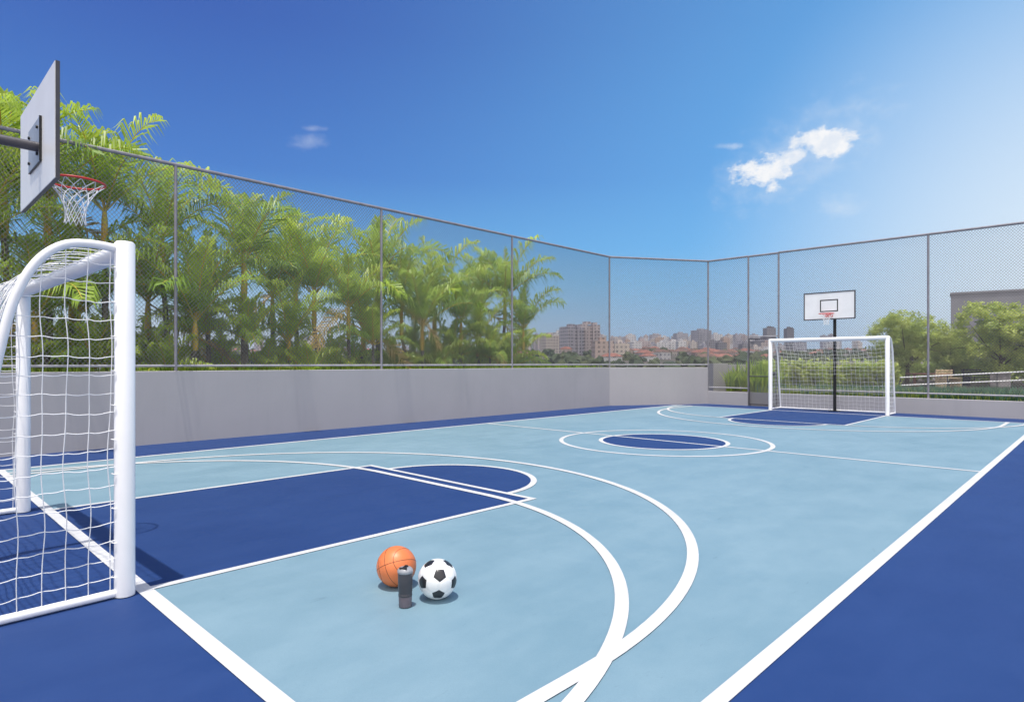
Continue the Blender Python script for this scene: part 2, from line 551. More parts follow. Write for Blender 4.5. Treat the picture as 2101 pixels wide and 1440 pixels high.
# ------------------------------------------------------------------ goals
def catmull(P, n=8):
    out = []
    for i in range(len(P) - 1):
        p0, p1, p2, p3 = P[max(i - 1, 0)], P[i], P[i + 1], P[min(i + 2, len(P) - 1)]
        for k in range(n):
            t = k / n
            out.append(tuple(.5 * (2 * b + (c - a) * t + (2 * a - 5 * b + 4 * c - d) * t * t + (3 * b - a - 3 * c + d) * t ** 3)
                             for a, b, c, d in zip(p0, p1, p2, p3)))
    return out + [P[-1]]


def wob(a, b, s):  # smooth pseudo noise
    return math.sin(a * 7.3 + s) * .5 + math.sin(b * 5.1 + 1.7 * s + a * 3.1) * .35 + math.sin(a * 13.7 - b * 9.2 + s * .7) * .25


def make_goal():
    """local frame: x across the mouth, y backwards, z up"""
    e = empty('football_goal', (0, 0, 0))
    HW, PR, TOP = 1.51, .054, 2.08
    for s in (-1, 1):
        MB().tube([(s * HW, 0, 0.002), (s * HW, 0, TOP - .012), (s * HW, 0, TOP)], [PR, PR, PR * .82], 28).build('post', 'white', e)
    MB().tube([(-HW, 0, TOP - PR), (HW, 0, TOP - PR)], PR, 24).build('crossbar', 'white', e)
    prof = catmull([(.0, 2.03), (.16, 2.045), (.30, 2.02), (.42, 1.91), (.515, 1.70), (.58, 1.40), (.64, 1.02), (.72, .45), (.78, .035)], 6)
    for s in (-1, 1):
        MB().tube([(s * (HW), y, z) for y, z in prof], .024, 14).build('net_support', 'white', e)
        MB().tube([(s * (HW), 0.03, .025), (s * HW, .78, .025)], .024, 12).build('ground_bar', 'white', e)
    MB().tube([(-HW, .78, .026), (HW, .78, .026)], .024, 12).build('back_bar', 'white', e)
    # net
    p = .107; rc = .0028
    ys = [q[0] for q in prof]; zs = [q[1] for q in prof]
    def yprof(z):  # back profile depth at a height
        best = 0
        for i in range(len(prof) - 1):
            z0, z1 = zs[i], zs[i + 1]
            if (z0 - z) * (z1 - z) <= 0 and z0 != z1: best = max(best, ys[i] + (ys[i + 1] - ys[i]) * (z - z0) / (z1 - z0))
        return best
    def zprof(y):
        for i in range(len(prof) - 1):
            if ys[i] <= y <= ys[i + 1]: return zs[i] + (zs[i + 1] - zs[i]) * (y - ys[i]) / max(1e-6, ys[i + 1] - ys[i])
        return 0
    net = MB()
    for s in (-1, 1):
        x0 = s * HW
        y = .075
        while y < .77:
            zt = zprof(y); n = max(2, int(zt / .05)); pts = []
            for i in range(n + 1):
                z = .02 + (zt - .02) * i / n; f = min(1, 5 * i / n, 5 * (n - i) / n)
                pts.append((x0 + s * .004 + .012 * f * wob(z, y, 1 + s), y + .0135 * f * wob(z * .95, y * 6, 3 + s), z))
            net.tube(pts, rc, 5, cap=False); y += p
        z = .12
        while z < 2.0:
            yt = yprof(z); n = max(3, int(yt / .027)); pts = []
            for i in range(n + 1):
                y = .05 + (yt - .05) * i / n; f = min(1, 5 * i / n, 5 * (n - i) / n)
                cell = ((y - .075) / p) % 1
                pts.append((x0 + s * .004 + .012 * f * wob(z, y, 1 + s), y, z - .008 * math.sin(PI * cell) * f + .012 * f * wob(y * 1.3, z * 2, 5 + s)))
            net.tube(pts, rc, 5, cap=False); z += p
        z = .12
        while z < 1.98:
            net.tube([(x0 - .03 * s, .052, z), (x0, .070, z + .004), (x0 + .03 * s, .052, z)], .0032, 5); z += .2
    # back and roof sheet: parameter along the profile
    L = [0]
    for i in range(1, len(prof)): L.append(L[-1] + math.dist(prof[i], prof[i - 1]))
    def P(s_, x):
        s_ = min(max(s_, 0), L[-1])
        i = max(j for j in range(len(L)) if L[j] <= s_ + 1e-9); i = min(i, len(prof) - 2)
        t = (s_ - L[i]) / (L[i + 1] - L[i])
        y = ys[i] + (ys[i + 1] - ys[i]) * t; z = zs[i] + (zs[i + 1] - zs[i]) * t
        fx = min(1, (HW - abs(x)) / .5); fs = min(1, s_ / .15, (L[-1] - s_) / .15)
        sag = .10 * math.sin(PI * min(1, s_ / 1.3)) * (1 - (x / HW) ** 2)
        amp = .018 * fx * fs
        return (x + amp * wob(s_ * .9, x * 2, 2), y + .026 - sag * .35 + amp * wob(x, s_, 4), z - sag * (1 if s_ < 1.0 else .3) + amp * wob(x * 2.2, s_, 6) * .8)
    x = -HW + p * .6
    while x < HW:
        n = int(L[-1] / .06)
        net.tube([P(L[-1] * i / n, x) for i in range(n + 1)], rc, 4, cap=False); x += p
    s_ = .07
    while s_ < L[-1]:
        n = 54
        net.tube([P(s_, -HW + 2 * HW * i / n) for i in range(n + 1)], rc, 4, cap=False); s_ += p
    net.build('net', 'cord', e)
    return e


goal = make_goal()
goal.location = (-5.692, 1.008, .004); goal.rotation_euler = (0, 0, PI + .0215)
tag(goal, 'white goal with net close to the camera at the left edge', 'goal', 'white football goals at the two ends of the court')
goal2 = copy_tree(goal)
goal2.location = (-5.69, 18.40, .004); goal2.rotation_euler = (0, 0, 0)
goal2['label'] = 'white goal with net at the far end in front of the black pole'


# ------------------------------------------------------------------ basketball hoops
def make_hoop(ax):
    """local frame: y towards the court, board plane at y=0, origin on the floor below the board"""
    e = empty('basketball_hoop', (0, 0, 0))
    BW, z0, z1 = .6725, 2.585, 3.36
    MB().box((-BW + .004, -.011, z0 + .004), (BW - .004, .0112, z1 - .004)).build('backboard', 'board', e)
    fr = MB()
    for a, b in (((-BW, z0), (BW, z0 + .03)), ((-BW, z1 - .03), (BW, z1)), ((-BW, z0 + .0301), (-BW + .03, z1 - .0301)), ((BW - .03, z0 + .0301), (BW, z1 - .0301))):
        fr.box((a[0], -.007, a[1]), (b[0], .017, b[1]))
    fr.build('board_frame', 'dgrey', e)
    sq = MB(); w, a0, a1, t = .235, z0 + .22, z0 + .56, .028
    for a, b in (((-w, a0), (w, a0 + t)), ((-w, a1 - t), (w, a1)), ((-w, a0 + t), (-w + t, a1 - t)), ((w - t, a0 + t), (w, a1 - t))):
        sq.box((a[0], .0113, a[1]), (b[0], .0135, b[1]))
    sq.build('target_square', 'black', e)
    pm = MB(); pm.box((-.22, -.024, 2.80), (.22, -.0115, 3.11), 0)
    pm.build('mounting_plate', 'plate', e)
    MB().box((-.226, -.0235, 2.795), (.226, -.0125, 2.7995)).box((.2205, -.0265, 2.80), (.232, -.0125, 3.115)).build('plate_edge', 'black', e)
    for x in (-.16, .16):
        for z in (2.86, 3.05): MB().tube([(x, -.024, z), (x, -.036, z)], .012, 8).build('bolt', 'black', e)
    MB().tube([(ax, -.024, 2.905), (ax, -.50, 2.905)], .034, 20).build('arm', 'dgrey', e)
    MB().tube([(ax, -.50, 0.0), (ax, -.50, 2.94)], .042, 20).box((ax - .13, -.63, 0.002), (ax + .13, -.37, .014)).build('pole', 'black', e)
    rm = MB(); rc = (0, .23, 2.74); rr = .19
    rm.tube([(rr * math.cos(2 * PI * i / 48), .23 + rr * math.sin(2 * PI * i / 48), 2.74) for i in range(49)], .0085, 8)
    for s in (-1, 1):
        rm.tube([(s * .06, .012, 2.74), (s * .10, .07, 2.738)], .007, 6)
        rm.tube([(s * .09, .012, 2.66), (s * .135, .095, 2.734)], .006, 6)
    rm.box((-.09, .0175, 2.655), (.09, .026, 2.755))
    rim = rm.build('rim', 'red', e)
    nt = MB(); nn = 12; rows = 7
    rad = [.19, .145, .112, .088, .074, .066, .064, .072]
    for k in range(nn):
        for d in (1, -1):
            pts = []
            for r in range(rows + 1):
                a = 2 * PI * (k + .5 * d * r) / nn
                pts.append((rad[r] * math.cos(a), .23 + rad[r] * math.sin(a), 2.735 - .044 * r))
            nt.tube(pts, .0028, 5, cap=False)
    nt.build('net', 'cord', e)
    return e


hoop = make_hoop(-.17)
hoop.location = (XC - .005, .85, 0)
tag(hoop, 'basketball hoop close by at top left seen from behind its board', 'basketball hoop', 'basketball hoops at the two ends of the court')
hoop.children[0]
for ch in hoop.children:
    if ch.name.startswith(('arm', 'pole')): pass
hoop2 = make_hoop(0.0)
hoop2.location = (XC - .005, 18.60, 0); hoop2.rotation_euler = (0, 0, PI)
tag(hoop2, 'far basketball hoop on a black pole with its white board facing the camera', 'basketball hoop', 'basketball hoops at the two ends of the court')
# in the near hoop the arm sits off centre, so mirror it to the court's right
for ch in hoop.children:
    if ch.name.split('.')[0] in ('arm', 'pole'): ch.location.x = .34


# ------------------------------------------------------------------ balls and bottle
def px_point(u, v, z):
    D = FPX * (CH - z) / (v - HZ); return (*at(u, D), z)


# football, truncated icosahedron, every panel bulged a little with a groove at its seams
def soccer():
    bm = bmesh.new(); bmesh.ops.create_icosphere(bm, subdivisions=1, radius=1)
    V = [v.co.copy().normalized() for v in bm.verts]; E = [(e.verts[0].index, e.verts[1].index) for e in bm.edges]
    F = [[v.index for v in f.verts] for f in bm.faces]; bm.free()
    panels = []
    for i, v in enumerate(V):
        nb = [b if a == i else a for a, b in E if i in (a, b)]
        t = (V[nb[0]] - v * V[nb[0]].dot(v)).normalized(); s = v.cross(t)
        nb.sort(key=lambda j: math.atan2(V[j].dot(s), V[j].dot(t)))
        panels.append(([(v * 2 + V[j]) / 3 for j in nb], 1))
    for f in F:
        a, b, c = (V[i] for i in f)
        panels.append(([(a * 2 + b) / 3, (b * 2 + a) / 3, (b * 2 + c) / 3, (c * 2 + b) / 3, (c * 2 + a) / 3, (a * 2 + c) / 3], 0))
    mb = MB(); K = 6; rad = .113
    for P_, mi in panels:
        P_ = [p.normalized() for p in P_]; c = sum(P_, Vector()).normalized(); n = len(P_)
        vs = []; idx = {}
        for k in range(n):
            a, b = P_[k], P_[(k + 1) % n]
            for i in range(K + 1):
                for j in range(K + 1 - i):
                    w = (i + j) / K
                    q = c * (1 - w) + a * (i / K) + b * (j / K)
                    gr = 1 - .028 * max(0, (w - .86) / .14) ** 2
                    idx[(k, i, j)] = len(vs); vs.append(q.normalized() * rad * gr)
        fs = []
        for k in range(n):
            for i in range(K):
                for j in range(K - i):
                    fs.append((idx[(k, i, j)], idx[(k, i + 1, j)], idx[(k, i, j + 1)]))
                    if i + j < K - 1: fs.append((idx[(k, i + 1, j)], idx[(k, i + 1, j + 1)], idx[(k, i, j + 1)]))
        mb.add(vs, fs, mi, True)
    o = mb.build('football', [mat('ball_white', (.80, .80, .80), .38, .03, 9, spec=.5), mat('ball_black', (.018, .018, .022), .32, spec=.6)])
    me = o.data
    bm = bmesh.new(); bm.from_mesh(me); bmesh.ops.remove_doubles(bm, verts=bm.verts, dist=1e-5)
    bmesh.ops.recalc_face_normals(bm, faces=bm.faces); bm.to_mesh(me); bm.free()
    return o, V


sb, V = soccer()
loc = Vector(px_point(897, 1187, .113)); sb.location = loc
tocam = (Vector((0, 0, CH)) - loc).normalized()
rt = Vector((RT[0], RT[1], 0)); up = tocam.cross(rt).normalized() if tocam.cross(rt).z > 0 else rt.cross(tocam).normalized()
aim = (tocam + rt * .13 + up * .20).normalized()
# a pentagon towards the camera, its neighbour straight below
v0 = V[0]; nb = min((v for v in V if v is not v0), key=lambda q: (q - v0).length)
t0 = (nb - v0 * nb.dot(v0)).normalized(); s0 = v0.cross(t0)
dn = (-up + up.dot(aim) * aim).normalized(); s1 = aim.cross(dn)
A_ = Matrix((v0, t0, s0)).transposed(); B_ = Matrix((aim, dn, s1)).transposed()
sb.rotation_euler = (B_ @ A_.inverted()).to_euler()
tag(sb, 'black and white football beside the dark bottle on the light blue floor', 'ball')

bb = MB(); n = 48; rb = .121
prof = [(rb * math.sin(PI * i / 32), -rb * math.cos(PI * i / 32)) for i in range(33)]
prof[0] = (1e-4, -rb); prof[-1] = (1e-4, rb)
bb.lathe(prof, n)
bb.sm = [True] * len(bb.sm)
def curve(fn, k=72): bb.tube([fn(2 * PI * i / k) for i in range(k + 1)], .0013, 5, 1, cap=False)
q = rb - .0002
curve(lambda a: (q * math.cos(a), q * math.sin(a), 0))
curve(lambda a: (0, q * math.cos(a), q * math.sin(a)))
for s in (-1, 1):
    def f(a, s=s):
        x = s * (.60 - .16 * math.cos(2 * a)); y = math.cos(a) * 1.0; z = math.sin(a)
        k = math.sqrt(max(0, 1 - x * x)); return (x * q, y * k * q, z * k * q)
    curve(f)
def ballmat():
    m = mat('orange_rubber', (.70, .19, .06), .42, .08, 5, spec=.55)
    nt = m.node_tree; k = G(nt); vo = k.n('ShaderNodeTexVoronoi'); vo.inputs['Scale'].default_value = 260
    k.put(vo.inputs['Vector'], k.n('ShaderNodeTexCoord').outputs['Object'])
    bp = k.n('ShaderNodeBump'); bp.inputs['Strength'].default_value = .35; bp.inputs['Distance'].default_value = .001
    nt.links.new(vo.outputs['Distance'], bp.inputs['Height']); nt.links.new(bp.outputs[0], nt.nodes['Principled BSDF'].inputs['Normal'])
    return m
bo = bb.build('basketball', [ballmat(), M['black']])
loc = Vector(px_point(813, 1161, .121)); bo.location = loc
tocam = (Vector((0, 0, CH)) - loc).normalized(); up = rt.cross(tocam) if rt.cross(tocam).z > 0 else tocam.cross(rt)
# local x (pole of the curved seams) points left of the view, local z roughly up
X_ = (rt * .84 + tocam * .40 + up * .34).normalized(); Z_ = (up * .93 + tocam * -.18 + rt * -.25); Z_ = (Z_ - X_ * Z_.dot(X_)).normalized(); Y_ = Z_.cross(X_)
bo.rotation_euler = Matrix((X_, Y_, Z_)).transposed().to_euler()
tag(bo, 'orange basketball with black seams behind the dark bottle', 'ball')

bp_ = px_point(831, 1243, 0.004)
be = empty('shaker_bottle', (bp_[0], bp_[1], .0045), R(30), 'dark grey sports shaker bottle standing between the two balls', 'bottle')
mb_b = mat('bottle_body', (.062, .058, .068), .35, .08, 12, spec=.5)
mb_c = mat('bottle_cup', (.16, .13, .15), .42, .08, 12)
mb_l = mat('bottle_lid', (.30, .31, .34), .35)
MB().lathe([(.0001, 0), (.029, 0), (.033, .004), (.0335, .055), (.0335, .0565)], 32).build('base_cup', mb_c, be)
MB().lathe([(.0337, .0566), (.0352, .058), (.0352, .068), (.0345, .070), (.0345, .080), (.036, .083), (.0375, .175), (.0375, .182)], 32).build('body', mb_b, be)
MB().lathe([(.0378, .182), (.0395, .183), (.0395, .196), (.037, .200), (.031, .208), (.0001, .210)], 32).build('lid', mb_l, be)
ld = MB(); ld.bbox((-.010, -.028, .207), (.010, .018, .2145), .002)
ld.tube([(0, .012, .205), (0, .014, .217)], .008, 12).tube([(-.02, -.026, .212), (.02, -.026, .212)], .005, 8)
ld.build('flip_cap', 'black', be)
be.scale = (1.1, 1.1, 1.04)


# ------------------------------------------------------------------ palms
def frond(mb, base, az, e0, L, droop, nl=36, mi=0, width=1.0, seed=0, flop=.5):
    rs = random.Random(seed)
    p = Vector(base); d = Vector((math.cos(az) * math.cos(e0), math.sin(az) * math.cos(e0), math.sin(e0)))
    n = 12; pts = [p.copy()]; dirs = []
    for i in range(n):
        dirs.append(d.copy()); p = p + d * (L / n); pts.append(p.copy())
        d = (d + Vector((0, 0, -droop / n * (0.12 + 2.6 * (i / n) ** 1.4)))).normalized()
    dirs.append(d.copy())
    mb.tube(pts, [.016 * (1 - i / (n + 2)) + .002 for i in range(n + 1)], 4, 3, cap=False)
    sidev = Vector((-math.sin(az), math.cos(az), 0))
    vs = []; fs = []
    twist = rs.uniform(-.25, .25)
    for k in range(nl * 2):
        s = 1 if k % 2 else -1
        t = .13 + .87 * ((k // 2 + rs.uniform(-.2, .2)) / (nl - 1)); t = min(t, .999)
        i = min(n - 1, int(t * n)); f = t * n - i
        c = pts[i].lerp(pts[i + 1], f); dd = dirs[i].lerp(dirs[i + 1], f).normalized()
        upv = sidev.cross(dd).normalized()
        if upv.z < 0: upv = -upv
        ll = L * .34 * width * (math.sin(PI * min(1, .16 + t * .78)) ** .6) * rs.uniform(.7, 1.15) + .04
        fwd = .45 + .75 * t
        o = (sidev * (s * 1.0) + dd * fwd + upv * (.35 + twist * s + rs.uniform(-.45, .55))).normalized()
        m1 = c + o * ll * .5
        o2 = (o + Vector((0, 0, -flop - .25 - .6 * t - rs.uniform(0, .6)))).normalized()
        e = m1 + o2 * ll * .5
        wv = dd + upv * rs.uniform(-.35, .35); wv = (wv - o * wv.dot(o)).normalized() * (.011 + .0045 * L)
        b = len(vs)
        vs += [c - wv * .5, c + wv * .5, m1 + wv * .85, m1 - wv * .85, e]
        fs += [(b, b + 1, b + 2, b + 3), (b + 3, b + 2, b + 4)]
    mb.add(vs, fs, mi, False)


def crown_mesh(seed, nf, L, emin=-10, emax=80, dry=0, mats=('fr1', 'fr2', 'fr3', 'shaft', 'dry')):
    rs = random.Random(seed); mb = MB()
    for k in range(nf):
        az = k * 2.399 + rs.uniform(-.3, .3); q = k / (nf - 1)
        e0 = R(emax + (emin - emax) * q ** .9 + rs.uniform(-6, 6))
        mi = 0 if q < .55 else (1 if q < .85 else 2)
        if rs.random() < .2: mi = min(2, mi + 1)
        if dry and k >= nf - dry: mi = 4; e0 = R(rs.uniform(-50, -20))
        frond(mb, (0, 0, .02 * (nf - k) / nf), az, e0, L * rs.uniform(.85, 1.1) * (.8 if q < .12 else 1), rs.uniform(1.0, 1.7), mi=mi, seed=seed * 50 + k, width=rs.uniform(.85, 1.1), flop=.45 + .5 * q)
    return mb.mesh('crown', list(mats))


crowns = [crown_mesh(1, 11, 2.0, 34, 86), crown_mesh(2, 10, 1.85, 36, 88), crown_mesh(3, 12, 1.9, 28, 86, 1), crown_mesh(4, 9, 2.0, 38, 86), crown_mesh(5, 11, 1.8, 24, 88, 1)]
YM = ('fr1', 'fr1', 'fr2', 'shaft', 'dry')
young = [crown_mesh(11, 12, 1.25, 25, 86, 0, YM), crown_mesh(12, 13, 1.35, 15, 82, 1, YM), crown_mesh(13, 11, 1.2, 20, 85, 2, YM)]


def trunk_mesh(h, r, lean):
    mb = MB(); n = 14; pts = []; rr = []
    for i in range(n + 1):
        t = i / n; pts.append((lean[0] * t * t, lean[1] * t * t, h * t)); rr.append(r * (1.25 - .4 * t) * (1.06 if i % 2 else .97))
    mb.tube(pts, rr, 10)
    return mb


PZ = .85
def palm(u, v, X, sc, cm, label, rz=None):
    """palm whose crown base is seen at (u,v) and that stands in the row x = X"""
    v += 22
    t = (u - CX) / FPX; dx = FW[0] + t * RT[0]; dy = FW[1] + t * RT[1]; D = X / dx
    y = D * dy; zc = CH + (HZ - v) * D / FPX
    e = empty('palm_tree', (X, y, PZ), 0, label, 'palm tree', 'palms growing behind the left wall')
    hh = zc - PZ; sh = min(.75, hh * .4) * 1.0
    lean = (random.uniform(-.12, .12), random.uniform(-.12, .12))
    trunk_mesh(max(.1, hh - sh), .05 * sc, lean).build('trunk', 'bark', e)
    top = Vector((lean[0], lean[1], max(.1, hh - sh)))
    MB().tube([top - Vector((0, 0, .02)), top + Vector((0, 0, sh * .25)), top + Vector((0, 0, sh * .8)), top + Vector((0, 0, sh + .04))], [.05 * sc, .062 * sc, .05 * sc, .032 * sc], 10).build('crownshaft', 'shaft', e)
    c = bpy.data.objects.new('crown', cm); C.objects.link(c); c.parent = e
    c.location = top + Vector((0, 0, sh)); c.rotation_euler = (0, 0, random.uniform(0, 6.28) if rz is None else rz); c.scale = (sc,) * 3
    return e


P_ = [  # u, v of crown base, row x, scale, mesh, words
    (22, 372, -13.0, 1.1, 0, 'tallest palm at the left edge, its fronds rising above the fence rail'),
    (216, 412, -13.1, 1.0, 1, 'tall palm right of the near backboard, upright fronds standing above the fence rail'),
    (100, 400, -13.2, 1.05, 2, 'palm seen below the near backboard beside the net'),
    (345, 470, -13.6, .95, 3, 'palm just left of the first fence post, fronds arching to the rail'),
    (-60, 470, -12.8, 1.0, 4, 'palm cut by the left edge of the picture at mid height'),
    (500, 515, -13.2, 1.12, 1, 'broad bright palm with a yellow crownshaft between the first and second fence posts'),
    (428, 590, -13.8, .95, 0, 'darker palm left of the broad bright palm with the yellow crownshaft'),
    (556, 590, -14.2, 1.0, 3, 'slim palm with an orange crownshaft right of the broad bright palm'),
    (655, 585, -13.4, 1.0, 1, 'palm with upright fronds and a pale trunk left of the second fence post'),
    (717, 610, -13.0, .85, 2, 'lower palm with an orange crownshaft just left of the second fence post'),
    (775, 560, -14.4, 1.2, 0, 'tall arching palm right behind the second fence post'),
    (835, 610, -13.4, .95, 4, 'palm with drooping dry fronds right of the second fence post'),
    (890, 610, -14.2, 1.1, 3, 'palm midway between the second and third fence posts'),
    (945, 640, -13.3, .9, 1, 'low palm left of the third fence post'),
    (1030, 590, -14.2, 1.08, 0, 'tall palm right behind the third fence post'),
    (1072, 655, -13.6, .9, 3, 'last palm on the right, slim and standing against the sky'),
    (985, 610, -15.2, 1.1, 2, 'palm behind the low palm left of the third fence post'),
    (610, 555, -15.8, 1.2, 4, 'palm in the back row seen between the orange crownshaft palm and the pale trunk palm'),
    (150, 560, -13.6, 1.0, 0, 'palm seen through the near goal net'),
]
for i, (u, v, X, sc, k, lab) in enumerate(P_): palm(u, v, X, sc, crowns[k], lab)
ORD = 'first second third fourth fifth sixth seventh eighth ninth tenth eleventh twelfth thirteenth fourteenth fifteenth sixteenth seventeenth eighteenth nineteenth twentieth'.split() + ['twenty-' + q for q in ('first', 'second', 'third', 'fourth')]
for i, u in enumerate([60, 165, 300, 385, 600, 735, 870, 985]):
    palm(u, (640, 625, 600, 640, 680, 655, 650, 675)[i], -12.9 - .55 * (i % 3), (1.0, .9, 1.05)[i % 3], crowns[(2, 0, 4, 1, 3)[i % 5]],
         ORD[i] + ' from the left of the half-height palms between the tall ones and the wall')
us = [20, 75, 130, 190, 245, 300, 345, 405, 450, 505, 545, 590, 635, 680, 725, 765, 810, 850, 895, 930, 970, 1005, 1040, 1075]
for i, u in enumerate(us):
    X = -12.75 - (i % 3) * .75 - random.uniform(0, .3)
    t = (u - CX) / FPX; dx = FW[0] + t * RT[0]; dy = FW[1] + t * RT[1]; D = X / dx
    e = empty('young_palm', (X, D * dy, PZ), 0, ORD[i] + ' from the left of the young bushy palms low behind the left wall', 'palm tree', 'young palms low behind the left wall')
    hh = random.uniform(.15, 1.1) if i % 2 else random.uniform(.1, .4)
    trunk_mesh(hh + .05, .035, (0, 0)).build('trunk', 'bark', e)
    c = bpy.data.objects.new('crown', young[i % 3]); C.objects.link(c); c.parent = e
    c.location = (0, 0, hh); c.rotation_euler = (0, 0, random.uniform(0, 6.28)); s = random.uniform(.85, 1.15); c.scale = (s, s, s)


# ------------------------------------------------------------------ leafy plants
def leaves(mb, centres, radii, n, size, mats, rs, flat=.8, shell=.55):
    """leaf-sized quads scattered through ellipsoidal clumps"""
    cs = np.array(centres); rd = np.array(radii); w = (rd[:, 0] * rd[:, 1] * rd[:, 2]) ** .66; w /= w.sum()
    idx = rs.choice(len(cs), n, p=w)
    d = rs.normal(size=(n, 3)); d /= np.linalg.norm(d, axis=1)[:, None]
    rr = shell + (1 - shell) * rs.random(n) ** .6
    P = cs[idx] + d * rd[idx] * rr[:, None] * (1 + .45 * (rs.random(n) < .18))[:, None]
    nv = rs.normal(size=(n, 3)) * .75 + d * .5; nv[:, 2] += 1.0; nv /= np.linalg.norm(nv, axis=1)[:, None]
    a = np.cross(nv, rs.normal(size=(n, 3))); a /= np.linalg.norm(a, axis=1)[:, None]
    b = np.cross(nv, a)
    s = size * (0.6 + .8 * rs.random(n))[:, None]
    A = P - a * s; B_ = P + b * s * .5; C_ = P + a * s; D_ = P - b * s * .5
    vs = np.stack([A, B_, C_, D_], 1).reshape(-1, 3)
    o = len(mb.v)
    mb.v += [tuple(x) for x in vs.tolist()]
    mb.f += [(o + 4 * i, o + 4 * i + 1, o + 4 * i + 2, o + 4 * i + 3) for i in range(n)]
    # clumps differ in tone, as growth ages
    tone = rs.integers(0, 10, len(cs))
    pick = (tone[idx] + rs.integers(0, 8, n))
    mb.mi += [0 if p > 8 else (1 if p > 3 else 2) for p in pick.tolist()]
    mb.sm += [False] * n


def tree(u, D, zc, rx, rz, label, n=9000, seed=1, zb=.45):
    rs = np.random.default_rng(seed); x, y = at(u, D)
    e = empty('broadleaf_tree', (x, y, zb), 0, label, 'tree')
    tk = MB(); h = zc - zb
    tk.tube([(0, 0, 0), (.03, .02, h * .3), (0, .04, h * .65)], [.10, .08, .06], 10)
    for k in range(8):
        a = k * 2.4; tk.tube([(0, .03, h * .35 + .06 * k), (.35 * rx * math.cos(a), .35 * rx * math.sin(a), h * .8), (.75 * rx * math.cos(a), .75 * rx * math.sin(a), h + rz * .35 * math.sin(k))], [.035, .02, .006], 6)
    tk.build('trunk', 'twig', e)
    cs = []; rd = []
    for k in range(150):
        d = rs.normal(size=3); d /= np.linalg.norm(d); q = rs.random() ** .42
        w = .9 if d[2] < 0 else 1
        cs.append((d[0] * rx * .78 * q * w, d[1] * rx * .78 * q * w, h + d[2] * rz * .78 * q)); r = rs.uniform(.16, .36); rd.append((r, r, r * .8))
    mb = MB(); leaves(mb, cs, rd, n, .058, None, rs, shell=.25)
    mb.build('crown', ['lf1', 'lf2', 'lf3'], e)
    return e


tree(1860, 27, 2.42, 2.12, 1.72, 'round bright green tree just right of the far goal', 17000, 3)
tree(2052, 26, 2.5, 2.35, 1.95, 'larger round green tree in front of the grey building at the right edge', 21000, 4)
tree(1952, 30, 1.9, 1.3, 1.15, 'small round tree between the two larger green trees', 14000, 6)

# terrace beyond the back wall and planting bed behind the left wall
mb = MB(); mb.box((WC[0] + .2, WB + .36, -1), (14, 46, .40)); mb.box((WC[0] + .2, WB + .185, -1), (GX0 - .3, WB + .3598, .398)); mb.box((GX1 + .3, WB + .185, -1), (14, WB + .3598, .398))
struct(mb.build('terrace', 'soil'))
tag(MB().bbox((GX0 - .29, WB + .20, -.2), (GX1 + .29, WB + .355, .425), .006).build('planter_wall', 'wall'), 'small grey planter wall closing the opening behind the gate', 'wall')
mb = MB(); mb.box((-17.5, -6, -1), (WL - .185, 17.2, PZ)); struct(mb.build('planting_bed', 'soil'))


def shrub(name, x, y, z, w, hgt, label, cat, group, seed, size=.06, n=900, dk=False):
    rs = np.random.default_rng(seed); cs = []; rd = []
    for k in range(9):
        cs.append((rs.uniform(-w, w) * .6, rs.uniform(-w, w) * .6, hgt * rs.uniform(.3, .75))); r = w * rs.uniform(.35, .6); rd.append((r, r, hgt * .32))
    mb = MB()
    for k in range(5): mb.tube([(0, 0, 0), cs[k]], .012, 4, 3, cap=False)
    leaves(mb, cs, rd, n, size, None, rs, shell=.2)
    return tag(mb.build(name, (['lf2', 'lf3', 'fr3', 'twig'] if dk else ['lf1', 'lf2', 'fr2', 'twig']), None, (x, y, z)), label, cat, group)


k = 0
for i in range(15):   # hedge seen through the far goal
    u = 1560 + i * 19; x, y = at(u, 22.6 + .5 * (i % 2))
    shrub('hedge_shrub', x, y, .40, .42, 1.05 + .08 * math.sin(i * 2.1), ORD[i] + ' from the left of the leafy hedge shrubs behind the far goal', 'shrub', 'hedge shrubs behind the far goal', 100 + i, .07, 1300)


def strappy(name, x, y, z, hgt, n, label, group, seed, spread=.5, w=.03, mats=('fr2', 'fr3', 'fr1')):
    rs = random.Random(seed); mb = MB()
    for k in range(n):
        a = rs.uniform(0, 2 * PI); L = hgt * rs.uniform(.7, 1.15); out = rs.uniform(.1, 1) * spread
        p0 = Vector((rs.uniform(-.1, .1), rs.uniform(-.1, .1), 0)); dx = Vector((math.cos(a), math.sin(a), 0)); sd_ = Vector((-dx.y, dx.x, 0)) * w
        pts = [p0 + dx * (out * L * t ** 1.6) + Vector((0, 0, L * (t - .45 * out * t ** 2.6))) for t in (0, .3, .6, .85, 1)]
        ws = (.7, 1, .9, .55, .05); vs = []
        for q, ww in zip(pts, ws): vs += [q - sd_ * ww, q + sd_ * ww]
        mb.add(vs, [(2 * i, 2 * i + 1, 2 * i + 3, 2 * i + 2) for i in range(4)], rs.choice((0, 0, 1, 2)))
    return tag(mb.build(name, list(mats), None, (x, y, z)), label, 'plant', group)


for i, (u, D, hg) in enumerate([(1497, 21.6, .8), (1512, 22.2, 1.0), (1528, 21.6, 1.0), (1545, 22.3, 1.15), (1560, 21.2, 1.05), (1577, 21.8, 1.1), (1592, 21.4, 1.0), (1548, 20.75, .8), (1568, 20.6, .85)]):
    x, y = at(u, D)
    if y < WB + .4: y = WB + .45
    strappy('strap_leaf_plant', x, y, .38, hg, 46, ('back row' if i < 7 else 'front row') + ' clump of long green strap leaves by the gate, ' + ORD[i if i < 7 else i - 7] + ' from the left', 'strap leaf plants beside the gate', 300 + i, .55, .028)

